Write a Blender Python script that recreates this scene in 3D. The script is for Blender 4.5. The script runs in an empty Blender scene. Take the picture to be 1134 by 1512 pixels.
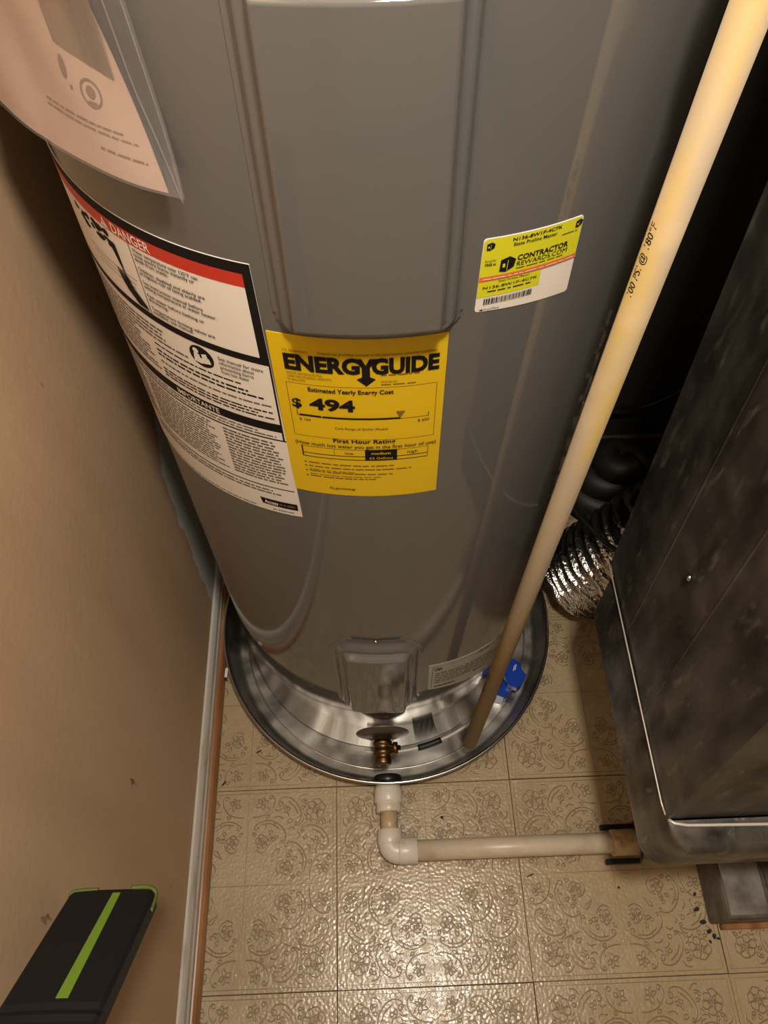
import bpy, math, random
from math import sin, cos, radians, pi, hypot, sqrt, atan2
from mathutils import Matrix, Vector, noise

random.seed(7)
SC = bpy.context.scene
COL = SC.collection

# ------------------------------------------------------------------ camera
def rot3(a, b, c):
    return (Matrix.Rotation(b, 3, 'Z') @ Matrix.Rotation(a, 3, 'X') @ Matrix.Rotation(c, 3, 'Z'))
cam_d = bpy.data.cameras.new('camera')
cam = bpy.data.objects.new('camera', cam_d)
COL.objects.link(cam)
cam_d.sensor_fit = 'HORIZONTAL'
cam_d.sensor_width = 36.0
cam_d.lens = 36.0 * 1136.0 / 1134.0
cam_d.clip_start = 0.02
mw = rot3(.5513, -.0133, -.028).to_4x4()
mw.translation = Vector((.0932, .0041, 1.4052))
cam.matrix_world = mw
SC.camera = cam

# ------------------------------------------------------------------ world, lamp, exposure
w = bpy.data.worlds.new('world'); SC.world = w; w.use_nodes = True
bg = w.node_tree.nodes['Background']
bg.inputs[0].default_value = (1.0, .80, .58, 1); bg.inputs[1].default_value = 0.02
LAMP = (.18, .02, 1.93)
ld = bpy.data.lights.new('closet_bulb_light', 'POINT')
ld.energy = 59.0; ld.color = (1.0, .91, .77); ld.shadow_soft_size = .05
lo = bpy.data.objects.new('closet_bulb_light', ld); COL.objects.link(lo); lo.location = LAMP
vs = SC.view_settings
SC.display_settings.display_device = 'sRGB'
vs.view_transform = 'Standard'; vs.look = 'None'; vs.gamma = 1.0; vs.use_curve_mapping = False
vs.exposure = 0.0

# ------------------------------------------------------------------ materials
def lin(c):
    return tuple(((x / 255) / 12.92 if x <= 10 else (((x / 255) + .055) / 1.055) ** 2.4) for x in c)
def mat(name, col, rough=.5, metal=0., spec=.5, coat=0., var=None, bump=None, rvar=None, alpha=1.):
    """col linear rgb; var=(colour2, scale, detail, contrast lo, hi); bump=[(scale,strength,distance,kind)]"""
    m = bpy.data.materials.new(name); m.use_nodes = True
    nt = m.node_tree; b = nt.nodes['Principled BSDF']
    b.inputs['Base Color'].default_value = (*col, 1); b.inputs['Roughness'].default_value = rough
    b.inputs['Metallic'].default_value = metal; b.inputs['Specular IOR Level'].default_value = spec
    b.inputs['Coat Weight'].default_value = coat; b.inputs['Coat Roughness'].default_value = .05
    geo = nt.nodes.new('ShaderNodeNewGeometry')
    if var:
        for i, (c2, sc, det, lo_, hi_) in enumerate(var if isinstance(var, list) else [var]):
            n = nt.nodes.new('ShaderNodeTexNoise'); n.inputs['Detail'].default_value = det
            if isinstance(sc, tuple):
                mp = nt.nodes.new('ShaderNodeMapping'); mp.inputs['Scale'].default_value = sc
                nt.links.new(geo.outputs['Position'], mp.inputs['Vector']); nt.links.new(mp.outputs[0], n.inputs['Vector'])
                n.inputs['Scale'].default_value = 1.
            else:
                nt.links.new(geo.outputs['Position'], n.inputs['Vector']); n.inputs['Scale'].default_value = sc
            mr = nt.nodes.new('ShaderNodeMapRange'); mr.inputs[1].default_value = lo_; mr.inputs[2].default_value = hi_
            nt.links.new(n.outputs[0], mr.inputs[0])
            mx = nt.nodes.new('ShaderNodeMix'); mx.data_type = 'RGBA'
            nt.links.new(mr.outputs[0], mx.inputs[0])
            src = b.inputs['Base Color'].links[0].from_socket if b.inputs['Base Color'].links else None
            if src: nt.links.new(src, mx.inputs[6])
            else: mx.inputs[6].default_value = (*col, 1)
            mx.inputs[7].default_value = (*c2, 1)
            nt.links.new(mx.outputs[2], b.inputs['Base Color'])
    if rvar:
        sc, r0, r1 = rvar
        n = nt.nodes.new('ShaderNodeTexNoise'); n.inputs['Scale'].default_value = sc; n.inputs['Detail'].default_value = 4
        nt.links.new(geo.outputs['Position'], n.inputs['Vector'])
        mr = nt.nodes.new('ShaderNodeMapRange'); mr.inputs[1].default_value = .35; mr.inputs[2].default_value = .65
        mr.inputs[3].default_value = r0; mr.inputs[4].default_value = r1
        nt.links.new(n.outputs[0], mr.inputs[0]); nt.links.new(mr.outputs[0], b.inputs['Roughness'])
    if bump:
        last = None
        for sc, st, dist, kind in bump:
            if kind == 'voronoi':
                n = nt.nodes.new('ShaderNodeTexVoronoi'); out = n.outputs['Distance']
            else:
                n = nt.nodes.new('ShaderNodeTexNoise'); n.inputs['Detail'].default_value = 2 if kind == 'noise' else 0
                out = n.outputs[0]
            if isinstance(sc, tuple):
                mp = nt.nodes.new('ShaderNodeMapping'); mp.inputs['Scale'].default_value = sc
                nt.links.new(geo.outputs['Position'], mp.inputs['Vector']); nt.links.new(mp.outputs[0], n.inputs['Vector'])
                n.inputs['Scale'].default_value = 1.
            else:
                n.inputs['Scale'].default_value = sc
                nt.links.new(geo.outputs['Position'], n.inputs['Vector'])
            bn = nt.nodes.new('ShaderNodeBump'); bn.inputs['Strength'].default_value = st; bn.inputs['Distance'].default_value = dist
            nt.links.new(out, bn.inputs['Height'])
            if last: nt.links.new(last.outputs[0], bn.inputs['Normal'])
            last = bn
        nt.links.new(last.outputs[0], b.inputs['Normal'])
    return m

M = {}
M['tile'] = mat('vinyl_tile', (.43, .335, .21), .30, var=[((.36, .27, .15), 7, 4, .45, .75), ((.30, .22, .12), 30, 5, .62, .8)],
                bump=[(210, .40, .0012, 'smooth'), (520, .18, .0006, 'noise')], rvar=(60, .18, .32))
M['emboss'] = mat('vinyl_tile_emboss', (.235, .165, .09), .32)
M['seam'] = mat('tile_seam_grime', (.035, .02, .01), .8)
M['heater'] = mat('heater_grey_enamel', (.110, .106, .103), .07, spec=.6, bump=[(900, .02, .0003, 'noise')], rvar=(3, .045, .08))
M['cover'] = mat('cover_grey_enamel', (.112, .108, .105), .055, spec=.65, bump=[(700, .02, .0003, 'noise')])
M['pan'] = mat('pan_aluminium', (.56, .535, .50), .2, metal=1., bump=[((9, 9, 9), .35, .014, 'smooth'), ((30, 30, 30), .4, .005, 'smooth'), (320, .08, .001, 'noise')], rvar=(14, .24, .44))
M['rim'] = mat('pan_rolled_rim', (.62, .59, .55), .22, metal=1.)
M['wall_back'] = mat('shade_dark_wall', (.018, .013, .009), .8, bump=[(120, .1, .001, 'noise')])  # near-black: shade of the gap put into the wall colour, right wall too
M['wall_front'] = mat('hall_wall_paint', (.66, .60, .52), .7)
M['dark_trim'] = mat('shade_dark_trim', (.06, .045, .032), .5)  # back baseboard darkened in colour to carry the shade of the gap
M['ceiling'] = mat('ceiling_paint', (.30, .26, .22), .8)
M['white_trim'] = mat('white_trim_paint', (.62, .58, .53), .4, var=[((.40, .33, .25), (14, 10, 60), 4, .55, .72), ((.2, .15, .1), 70, 4, .70, .78)])
M['wood'] = mat('shoe_wood', (.36, .17, .07), .35, var=((.22, .09, .03), (60, 5, 60), 3, .4, .65))
M['pvc'] = mat('white_pvc', (.70, .64, .56), .32, var=((.50, .40, .28), 24, 4, .55, .8))
M['pvc_tan'] = mat('primer_stained_pvc', (.52, .38, .22), .35, var=((.30, .18, .08), 40, 3, .5, .7))
M['pvc_pipe'] = mat('drain_pvc_pipe', (.62, .52, .40), .35, var=((.45, .34, .22), 20, 4, .5, .78))
M['cpvc'] = mat('cpvc_yellow', (.33, .258, .178), .62, spec=.25, var=[((.37, .265, .10), (30, 30, 5), 2, .45, .62), ((.42, .31, .2), (14, 14, 14), 3, .6, .8)], )
M['cpvc_fit'] = mat('cpvc_coupling', (.40, .27, .15), .4)
M['black'] = mat('black_plastic', (.012, .011, .010), .35)
M['ink'] = mat('black_ink', (.010, .008, .008), .6, spec=.12)
M['grey_ink'] = mat('grey_ink', (.13, .11, .10), .6, spec=.15)
M['lab_white'] = mat('label_white_vinyl', (.74, .69, .63), .38)
M['lab_yellow'] = mat('label_yellow', (.66, .44, .006), .38)
M['lab_lime'] = mat('sticker_lime_yellow', (.62, .60, .02), .4)
M['lab_red'] = mat('label_red', (.50, .03, .015), .4)
M['lab_orange'] = mat('sticker_orange', (.75, .14, .06), .4)
M['yel_ink'] = mat('brown_ink_on_yellow', (.20, .11, .012), .5)
M['red_ink'] = mat('red_pipe_ink', (.60, .06, .04), .5)
M['lab_ratg'] = mat('rating_label_silver', (.42, .39, .355), .4)
M['brass'] = mat('brass', (.20, .13, .05), .38, metal=1., var=((.14, .085, .035), 60, 3, .45, .7))
M['esc'] = mat('escutcheon_steel', (.20, .19, .175), .45, metal=.9)
M['chrome'] = mat('screw_zinc', (.7, .68, .62), .2, metal=1.)
M['duct'] = mat('dirty_galvanised', (.17, .158, .142), .42, metal=.8,
                var=[((.06, .055, .048), (26, 26, 8), 6, .40, .66), ((.34, .315, .28), (80, 80, 22), 6, .60, .78)],
                bump=[((8, 8, 4), .18, .01, 'smooth'), ((70, 70, 25), .15, .001, 'noise')], rvar=(22, .30, .58))
M['duct_lip'] = mat('bright_sheet_edge', (.62, .59, .54), .4, metal=.35)
M['base'] = mat('pedestal_metal', (.17, .15, .13), .5, metal=.6, var=((.07, .055, .045), 30, 4, .4, .7))
M['base_light'] = mat('pedestal_plate', (.42, .385, .355), .4, metal=.7, var=((.2, .17, .15), 26, 4, .42, .68))
M['hose_black'] = mat('dull_black_hose', (.014, .012, .010), .5)
M['foil'] = mat('foil_hose', (.72, .68, .63), .22, metal=1., bump=[(130, .6, .004, 'noise')])
M['blue'] = mat('blue_plastic', (.005, .05, .40), .25)
M['paper'] = mat('printed_paper', (.54, .385, .30), .6, var=((.45, .30, .225), 14, 3, .45, .75))
M['photo'] = mat('printed_photo', (.145, .10, .065), .55, var=((.24, .17, .11), (50, 50, 8), 4, .45, .65))
M['card'] = mat('slate_card', (.05, .053, .062), .5, spec=.2)
M['lime'] = mat('lime_plastic', (.17, .30, .03), .4)
M['lime_dark'] = mat('olive_lime_rubber', (.10, .14, .02), .55)
M['rubber'] = mat('black_tool_body', (.010, .010, .011), .55, spec=.3)
M['bulb'] = mat('porcelain', (.8, .78, .74), .3)
M['debris'] = mat('dark_debris', (.02, .013, .008), .8)
M['glassy'] = mat('clear_film', (.5, .5, .55), .12)

# wall paint: tan, with the old unpainted grey-white plaster behind the heater (ragged edge)
def wall_mat():
    m = bpy.data.materials.new('tan_wall_paint'); m.use_nodes = True
    nt = m.node_tree; N = nt.nodes; L = nt.links; b = N['Principled BSDF']
    b.inputs['Roughness'].default_value = .55
    geo = N.new('ShaderNodeNewGeometry'); sep = N.new('ShaderNodeSeparateXYZ'); L.new(geo.outputs['Position'], sep.inputs[0])
    def math_(op, a, b_=None):
        n = N.new('ShaderNodeMath'); n.operation = op
        for i, v in enumerate((a, b_)):
            if v is None: continue
            if isinstance(v, (int, float)): n.inputs[i].default_value = v
            else: L.new(v, n.inputs[i])
        return n.outputs[0]
    def nz(scale, det=4):
        n = N.new('ShaderNodeTexNoise'); n.inputs['Detail'].default_value = det
        mp = N.new('ShaderNodeMapping'); mp.inputs['Scale'].default_value = scale
        L.new(geo.outputs['Position'], mp.inputs['Vector']); L.new(mp.outputs[0], n.inputs['Vector']); n.inputs['Scale'].default_value = 1
        return n.outputs[0]
    yb = math_('ADD', .632, math_('MULTIPLY', sep.outputs[2], .085))
    yb = math_('ADD', yb, math_('MULTIPLY', math_('MAXIMUM', math_('SUBTRACT', sep.outputs[2], .45), 0), .9))
    yb = math_('ADD', yb, math_('MULTIPLY', math_('SUBTRACT', nz((1, 14, 22), 3), .5), .05))
    msk = N.new('ShaderNodeMapRange'); L.new(math_('SUBTRACT', sep.outputs[1], yb), msk.inputs[0])
    msk.inputs[1].default_value = 0; msk.inputs[2].default_value = .004
    c1 = N.new('ShaderNodeMix'); c1.data_type = 'RGBA'
    c1.inputs[6].default_value = (.62, .425, .27, 1); c1.inputs[7].default_value = (.54, .36, .225, 1)
    mr = N.new('ShaderNodeMapRange'); mr.inputs[1].default_value = .35; mr.inputs[2].default_value = .7; L.new(nz((1, 9, 2.0), 4), mr.inputs[0]); L.new(mr.outputs[0], c1.inputs[0])
    c2 = N.new('ShaderNodeMix'); c2.data_type = 'RGBA'; L.new(c1.outputs[2], c2.inputs[6]); c2.inputs[7].default_value = (.17, .095, .05, 1)
    mr2 = N.new('ShaderNodeMapRange'); mr2.inputs[1].default_value = .72; mr2.inputs[2].default_value = .78; L.new(nz((1, 55, 14), 3), mr2.inputs[0]); L.new(mr2.outputs[0], c2.inputs[0])
    c3 = N.new('ShaderNodeMix'); c3.data_type = 'RGBA'; L.new(msk.outputs[0], c3.inputs[0]); L.new(c2.outputs[2], c3.inputs[6]); c3.inputs[7].default_value = (.72, .75, .71, 1)
    L.new(c3.outputs[2], b.inputs['Base Color'])
    bn = N.new('ShaderNodeBump'); bn.inputs['Strength'].default_value = .25; bn.inputs['Distance'].default_value = .0015
    L.new(nz((90, 90, 90), 3), bn.inputs['Height']); L.new(bn.outputs[0], b.inputs['Normal'])
    return m
M['wall'] = wall_mat()
def film_mat():
    m = bpy.data.materials.new('clear_sleeve_film'); m.use_nodes = True
    nt = m.node_tree; N = nt.nodes; L = nt.links; out = N['Material Output']; b = N['Principled BSDF']
    b.inputs['Base Color'].default_value = (.62, .58, .56, 1); b.inputs['Roughness'].default_value = .16
    tr = N.new('ShaderNodeBsdfTransparent'); tr.inputs[0].default_value = (.95, .95, .96, 1)
    mx = N.new('ShaderNodeMixShader')
    n = N.new('ShaderNodeTexNoise'); n.inputs['Scale'].default_value = 38; n.inputs['Detail'].default_value = 3
    bn = N.new('ShaderNodeBump'); bn.inputs['Strength'].default_value = .35; bn.inputs['Distance'].default_value = .004
    L.new(n.outputs[0], bn.inputs['Height']); L.new(bn.outputs[0], b.inputs['Normal'])
    mx.inputs[0].default_value = .09
    L.new(tr.outputs[0], mx.inputs[1]); L.new(b.outputs[0], mx.inputs[2]); L.new(mx.outputs[0], out.inputs[0])
    return m
M['film'] = film_mat()

# ------------------------------------------------------------------ mesh helpers
def lerp(a, b, t): return a + (b - a) * t
class MB:
    def __init__(s): s.v = []; s.f = []; s.m = []; s.sm = []
    def add(s, vs, fs, mi=0, smooth=False):
        o = len(s.v); s.v += [tuple(p) for p in vs]
        for f in fs: s.f.append(tuple(o + i for i in f)); s.m.append(mi); s.sm.append(smooth)
        return s
    def box(s, x0, x1, y0, y1, z0, z1, mi=0, bev=0.):
        if bev <= 0:
            return s.add([(x, y, z) for z in (z0, z1) for y in (y0, y1) for x in (x0, x1)],
                         [(0, 2, 3, 1), (4, 5, 7, 6), (0, 1, 5, 4), (2, 6, 7, 3), (0, 4, 6, 2), (1, 3, 7, 5)], mi)
        return s.prism(rrect(x0, x1, y0, y1, bev * 1.5, 3), z0, z1, mi, bev)
    def prism(s, poly, z0, z1, mi=0, bev=0., smooth=False):
        """polygon (ccw) extruded in z, with optional chamfer top and bottom"""
        n = len(poly); cx = sum(p[0] for p in poly) / n; cy = sum(p[1] for p in poly) / n
        def ins(d):
            r = []
            for i in range(n):
                a, b, c = poly[i - 1], poly[i], poly[(i + 1) % n]
                e1 = Vector((b[0] - a[0], b[1] - a[1])); e2 = Vector((c[0] - b[0], c[1] - b[1]))
                n1 = Vector((-e1.y, e1.x)).normalized() if e1.length > 1e-9 else Vector((0, 0)); n2 = Vector((-e2.y, e2.x)).normalized() if e2.length > 1e-9 else n1
                nn = n1 + n2; nn = nn / max(nn.length_squared / 2, .3) if nn.length > 1e-9 else n1
                r.append((b[0] + nn.x * d, b[1] + nn.y * d))
            return r
        rings = [(ins(bev), z0), (poly, z0 + bev), (poly, z1 - bev), (ins(bev), z1)] if bev > 0 else [(poly, z0), (poly, z1)]
        vs = [(p[0], p[1], z) for r, z in rings for p in r]; fs = []
        for k in range(len(rings) - 1):
            for i in range(n):
                j = (i + 1) % n; fs.append((k * n + i, k * n + j, (k + 1) * n + j, (k + 1) * n + i))
        fs.append(tuple(reversed(range(n)))); fs.append(tuple((len(rings) - 1) * n + i for i in range(n)))
        return s.add(vs, fs, mi, smooth)
    def lathe(s, prof, org=(0, 0, 0), axis=(0, 0, 1), n=48, mi=0, smooth=True, caps=True):
        """prof: list of (radius, height along axis)"""
        ax = Vector(axis).normalized(); t = Vector((1, 0, 0)) if abs(ax.x) < .9 else Vector((0, 1, 0))
        u = ax.cross(t).normalized(); v = ax.cross(u); o = Vector(org); vs = []; fs = []
        for r, h in prof:
            for i in range(n):
                a = 2 * pi * i / n; vs.append(o + ax * h + (u * cos(a) + v * sin(a)) * r)
        for k in range(len(prof) - 1):
            for i in range(n):
                j = (i + 1) % n; fs.append((k * n + i, k * n + j, (k + 1) * n + j, (k + 1) * n + i))
        if caps:
            if prof[0][0] > 1e-6: fs.append(tuple(reversed(range(n))))
            if prof[-1][0] > 1e-6: fs.append(tuple((len(prof) - 1) * n + i for i in range(n)))
        return s.add(vs, fs, mi, smooth)
    def tube(s, pts, r, n=12, mi=0, smooth=True, caps=True):
        pts = [Vector(p) for p in pts]; rr = r if isinstance(r, (list, tuple)) else [r] * len(pts)
        tg = [(pts[min(i + 1, len(pts) - 1)] - pts[max(i - 1, 0)]).normalized() for i in range(len(pts))]
        up = Vector((0, 0, 1)) if abs(tg[0].z) < .9 else Vector((1, 0, 0)); u = tg[0].cross(up).normalized(); vs = []; fs = []
        for i, p in enumerate(pts):
            u = (u - tg[i] * u.dot(tg[i])).normalized(); v = tg[i].cross(u)
            for k in range(n):
                a = 2 * pi * k / n; vs.append(p + (u * cos(a) + v * sin(a)) * rr[i])
        for i in range(len(pts) - 1):
            for k in range(n):
                j = (k + 1) % n; fs.append((i * n + k, i * n + j, (i + 1) * n + j, (i + 1) * n + k))
        if caps: fs.append(tuple(reversed(range(n)))); fs.append(tuple((len(pts) - 1) * n + k for k in range(n)))
        return s.add(vs, fs, mi, smooth)
    def grid(s, fn, us, vs_, mi=0, smooth=True, flip=False):
        vs = [fn(a, b) for b in vs_ for a in us]; nu = len(us); fs = []
        for j in range(len(vs_) - 1):
            for i in range(nu - 1):
                q = (j * nu + i, j * nu + i + 1, (j + 1) * nu + i + 1, (j + 1) * nu + i)
                fs.append(q[::-1] if flip else q)
        return s.add(vs, fs, mi, smooth)

def rrect(x0, x1, y0, y1, r, n=6, rs=None):
    rs = rs or (r, r, r, r); out = []
    for (cx, cy, a0, rr) in ((x1 - rs[0], y0 + rs[0], -90, rs[0]), (x1 - rs[1], y1 - rs[1], 0, rs[1]), (x0 + rs[2], y1 - rs[2], 90, rs[2]), (x0 + rs[3], y0 + rs[3], 180, rs[3])):
        for i in range(n + 1):
            a = radians(a0 + 90 * i / n); out.append((cx + rr * cos(a), cy + rr * sin(a)))
    return out
def spline(ctrl, n=10):
    P = [Vector(p) for p in ctrl]; P = [P[0] * 2 - P[1]] + P + [P[-1] * 2 - P[-2]]; out = []
    for i in range(1, len(P) - 2):
        for k in range(n):
            t = k / n; a, b, c, d = P[i - 1], P[i], P[i + 1], P[i + 2]
            out.append(.5 * ((2 * b) + (c - a) * t + (2 * a - 5 * b + 4 * c - d) * t * t + (3 * b - a - 3 * c + d) * t ** 3))
    out.append(P[-2]); return out
def base_of(o):
    v = Vector((0, 0, 0))
    while o is not None: v += o.location; o = o.parent
    return v
def obj(name, mb, mats, parent=None, local=False, loc=None):
    me = bpy.data.meshes.new(name); off = Vector((0, 0, 0))
    if parent is not None and not local: off = base_of(parent)
    if loc is not None: off = Vector(loc)
    me.from_pydata([(p[0] - off.x, p[1] - off.y, p[2] - off.z) for p in mb.v], [], mb.f)
    for m in (mats if isinstance(mats, (list, tuple)) else [mats]): me.materials.append(M[m])
    for i, p in enumerate(me.polygons): p.material_index = mb.m[i]; p.use_smooth = mb.sm[i]
    me.update()
    o = bpy.data.objects.new(name, me); COL.objects.link(o)
    if loc is not None: o.location = loc
    if parent is not None: o.parent = parent
    return o
def tag(o, label, cat, group=None):
    o['label'] = label; o['category'] = cat
    if group: o['group'] = group
    return o
def thing(name, label, cat, loc, group=None):
    o = bpy.data.objects.new(name, None); COL.objects.link(o); o.location = loc; o.empty_display_size = .05
    return tag(o, label, cat, group)
def struct(o): o['kind'] = 'structure'; return o

# ------------------------------------------------------------------ room shell
XL, YB, XR, YF, ZC = -.232, 1.0, 1.45, -1.6, 2.42
struct(obj('wall_left', MB().box(XL - .1, XL, YF, YB + .1, 0, ZC), 'wall'))
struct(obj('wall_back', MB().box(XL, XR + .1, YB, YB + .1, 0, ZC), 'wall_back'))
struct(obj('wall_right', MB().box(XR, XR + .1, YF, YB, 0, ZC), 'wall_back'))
struct(obj('wall_front', MB().box(XL, XR, YF - .1, YF, 0, ZC), 'wall_front'))
struct(obj('ceiling', MB().box(XL - .1, XR + .1, YF - .1, YB + .1, ZC, ZC + .08), 'ceiling'))
floor = struct(obj('floor', MB().box(XL - .1, XR + .1, YF - .1, YB + .1, -.06, -.003), 'seam'))

# baseboard with ogee top, then the thin wooden shoe moulding in front of it
def extrude_y(prof, y0, y1, mb=None, wob=0.):
    mb = mb or MB(); n = len(prof); ys = [y0 + (y1 - y0) * i / 24 for i in range(25)]
    vs = [(x + (wob * noise.noise(Vector((0, y * 6, 3))) if wob else 0), y, z) for y in ys for x, z in prof]; fs = []
    for k in range(24):
        for i in range(n):
            j = (i + 1) % n; fs.append((k * n + i, k * n + j, (k + 1) * n + j, (k + 1) * n + i))
    fs.append(tuple(range(n))[::-1]); fs.append(tuple(24 * n + i for i in range(n)))
    return mb.add(vs, fs)
struct(obj('baseboard_left', extrude_y([(XL, 0), (XL + .0105, 0), (XL + .0105, .030), (XL + .0085, .034), (XL + .0095, .040), (XL + .0085, .050), (XL + .006, .056), (XL + .0035, .060), (XL, .062)], YF + .01, YB - .0), 'white_trim'))
struct(obj('trim_1', extrude_y([(XL + .0106, 0), (XL + .0226, 0), (XL + .0226, .005), (XL + .0215, .010), (XL + .018, .0145), (XL + .013, .017), (XL + .0106, .0175)], YF + .01, YB - .002, wob=.0006), 'wood'))
struct(obj('baseboard_back', MB().box(XL + .03, XR, YB - .012, YB, 0, .07, 0, .003), 'dark_trim'))

# ------------------------------------------------------------------ floor tiles (12 inch vinyl, embossed scrolls)
T = .305; HQ = T / 2
def ribbon(mb, pts, wd, mi, z0=.00005, zt=.0005):
    n = len(pts); vs = []
    for i, p in enumerate(pts):
        a = Vector(pts[max(i - 1, 0)]); b = Vector(pts[min(i + 1, n - 1)]); t = (b - a)
        t = t.normalized() if t.length > 1e-9 else Vector((1, 0)); nn = Vector((-t.y, t.x))
        tp = wd / 2 * (1 if 0 < i < n - 1 else .45)
        for s_, z in ((-1, z0), (0, zt), (1, z0)): vs.append((p[0] + nn.x * tp * s_, p[1] + nn.y * tp * s_, z))
    fs = []
    for i in range(n - 1):
        for k in (0, 1): fs.append((i * 3 + k, i * 3 + k + 1, (i + 1) * 3 + k + 1, (i + 1) * 3 + k))
    mb.add(vs, [f[::-1] for f in fs], mi, True)
def quad_motif():
    L = []
    def c(*p, n=5): L.append([(q.x, q.y) for q in spline([(a, b, 0) for a, b in p], n)])
    def curl(x, y, r, a0, turns, d=1):
        L.append([(x + r * (1 - t * .78) * cos(a0 + d * t * turns * 2 * pi), y + r * (1 - t * .78) * sin(a0 + d * t * turns * 2 * pi)) for t in [i / 9 for i in range(10)]])
    def leaf(x, y, a, ln, wd):
        up, dn = [], []
        for i in range(7):
            t = i / 6; h = wd * sin(pi * t ** .8); ux, uy = cos(a), sin(a)
            up.append((x + ux * ln * t - uy * h, y + uy * ln * t + ux * h)); dn.append((x + ux * ln * t + uy * h, y + uy * ln * t - ux * h))
        L.append(up + dn[::-1][1:])
    def flower(x, y, r, k, a0=0.):
        for i in range(k):
            b_ = a0 + i * 2 * pi / k; ux, uy = cos(b_), sin(b_); up, dn = [], []
            for q in range(9):
                t = q / 8; h = r * .40 * sin(pi * t ** 1.7) * (1 + .18 * cos(9 * t + i)); l_ = r * (.14 + .82 * t + .07 * sin(i * 2.1))
                up.append((x + ux * l_ - uy * h, y + uy * l_ + ux * h)); dn.append((x + ux * l_ + uy * h, y + uy * l_ - ux * h))
            L.append(up + dn[::-1][1:]); L.append([(x + ux * r * .25, y + uy * r * .25), (x + ux * r * .5, y + uy * r * .5)])
        curl(x, y, r * .16, 0, 1)
    def half():
        # outer scallop with curl
        c((.33, .83), (.37, .895), (.46, .90), (.55, .83), (.595, .73), (.575, .63), (.525, .60)); curl(.36, .83, .035, 2.2, 1.1, -1); curl(.545, .62, .03, 0, 1, -1)
        c((.60, .57), (.63, .615), (.675, .625)); c((.44, .865), (.52, .80), (.56, .72)); c((.64, .66), (.69, .66), (.72, .63)); c((.30, .78), (.34, .76), (.38, .785))
        leaf(.50, .66, 3.6, .06, .02); leaf(.60, .78, .3, .05, .016); leaf(.42, .82, 4.4, .05, .015)
        # inner scallop
        c((.07, .60), (.17, .655), (.27, .655), (.37, .60), (.425, .52), (.415, .43)); curl(.105, .585, .035, 1.4, 1.1, 1); curl(.395, .44, .025, 0, 1, -1)
        c((.45, .56), (.50, .585), (.53, .56)); c((.15, .62), (.26, .625), (.36, .565)); c((.30, .69), (.36, .70), (.40, .67)); leaf(.20, .69, .6, .05, .015); leaf(.31, .45, 2.6, .055, .017)
        # corner sprig with its cradle
        c((.045, .70), (.13, .705), (.22, .74), (.285, .82), (.29, .90), (.25, .93)); curl(.255, .905, .03, .6, 1, 1)
        for a in (.5, 1.35, 2.3, 3.6, 5.0): leaf(.155, .84, a, .075, .020)
        # mid flower
        flower(.16, .44, .075, 5, .4); c((.10, .36), (.16, .33), (.22, .36), (.25, .42)); leaf(.245, .44, 1.0, .06, .017); leaf(.09, .50, 2.2, .05, .014)
        # stray leaves
        leaf(.47, .76, 2.4, .055, .016); leaf(.66, .82, 1.9, .05, .015); leaf(.27, .56, 4.3, .06, .016); leaf(.34, .50, 4.0, .05, .015)
        c((.46, .70), (.44, .74), (.40, .75)); c((.20, .62), (.21, .58)); c((.24, .77), (.215, .81)); c((.30, .64), (.31, .60))
        c((.56, .87), (.60, .92), (.655, .925))
        leaf(.85, .60, 1.2, .05, .014)
    half(); base = [list(l) for l in L]
    L += [[(b, a) for a, b in l] for l in base]
    flower(.765, .765, .115, 6, .3)
    L.append([(.27, .27), (.33, .36), (.36, .36), (.36, .33), (.27, .27)])
    return L
MOT = quad_motif()
def tile_mesh():
    mb = MB(); g = .00045; a = HQ - g; b = a - .0007
    ring = lambda r, z: [(-r, -r, z), (r, -r, z), (r, r, z), (-r, r, z)]
    vs = ring(a, -.003) + ring(a, -.0009) + ring(b, 0); fs = []
    for k in (0, 1):
        for i in range(4): j = (i + 1) % 4; fs.append((k * 4 + i, k * 4 + j, (k + 1) * 4 + j, (k + 1) * 4 + i))
    fs.append((8, 9, 10, 11)); mb.add(vs, fs, 0)
    for sx in (-1, 1):
        for sy in (-1, 1):
            for l in MOT:
                pts = [(sx * u * HQ, sy * v * HQ) for u, v in l]
                if sx * sy < 0: pts = pts[::-1]
                ribbon(mb, pts, .0021, 1)
    e = HQ - .0065
    for p, q in (((-e, -e), (e, -e)), ((e, -e), (e, e)), ((e, e), (-e, e)), ((-e, e), (-e, -e)), ((-e, 0), (e, 0)), ((0, -e), (0, e))):
        ribbon(mb, [p, ((p[0] + q[0]) / 2, (p[1] + q[1]) / 2), q], .0013, 1, .00005, .00015)
    return mb
t0 = None
for j in range(-5, 3):
    for i in range(-1, 5):
        cx, cy = i * T + HQ, j * T + HQ
        if t0 is None:
            t0 = obj('tile', tile_mesh(), ['tile', 'emboss'], floor, local=True); o = t0
        else:
            o = t0.copy(); COL.objects.link(o); o.parent = floor
        o.location = (cx + random.uniform(-.0004, .0004), cy + random.uniform(-.0004, .0004), random.uniform(-.0003, .0))
        o.rotation_euler = (0, 0, random.choice((0, 1, 2, 3)) * pi / 2 + random.uniform(-.0015, .0015))

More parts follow.
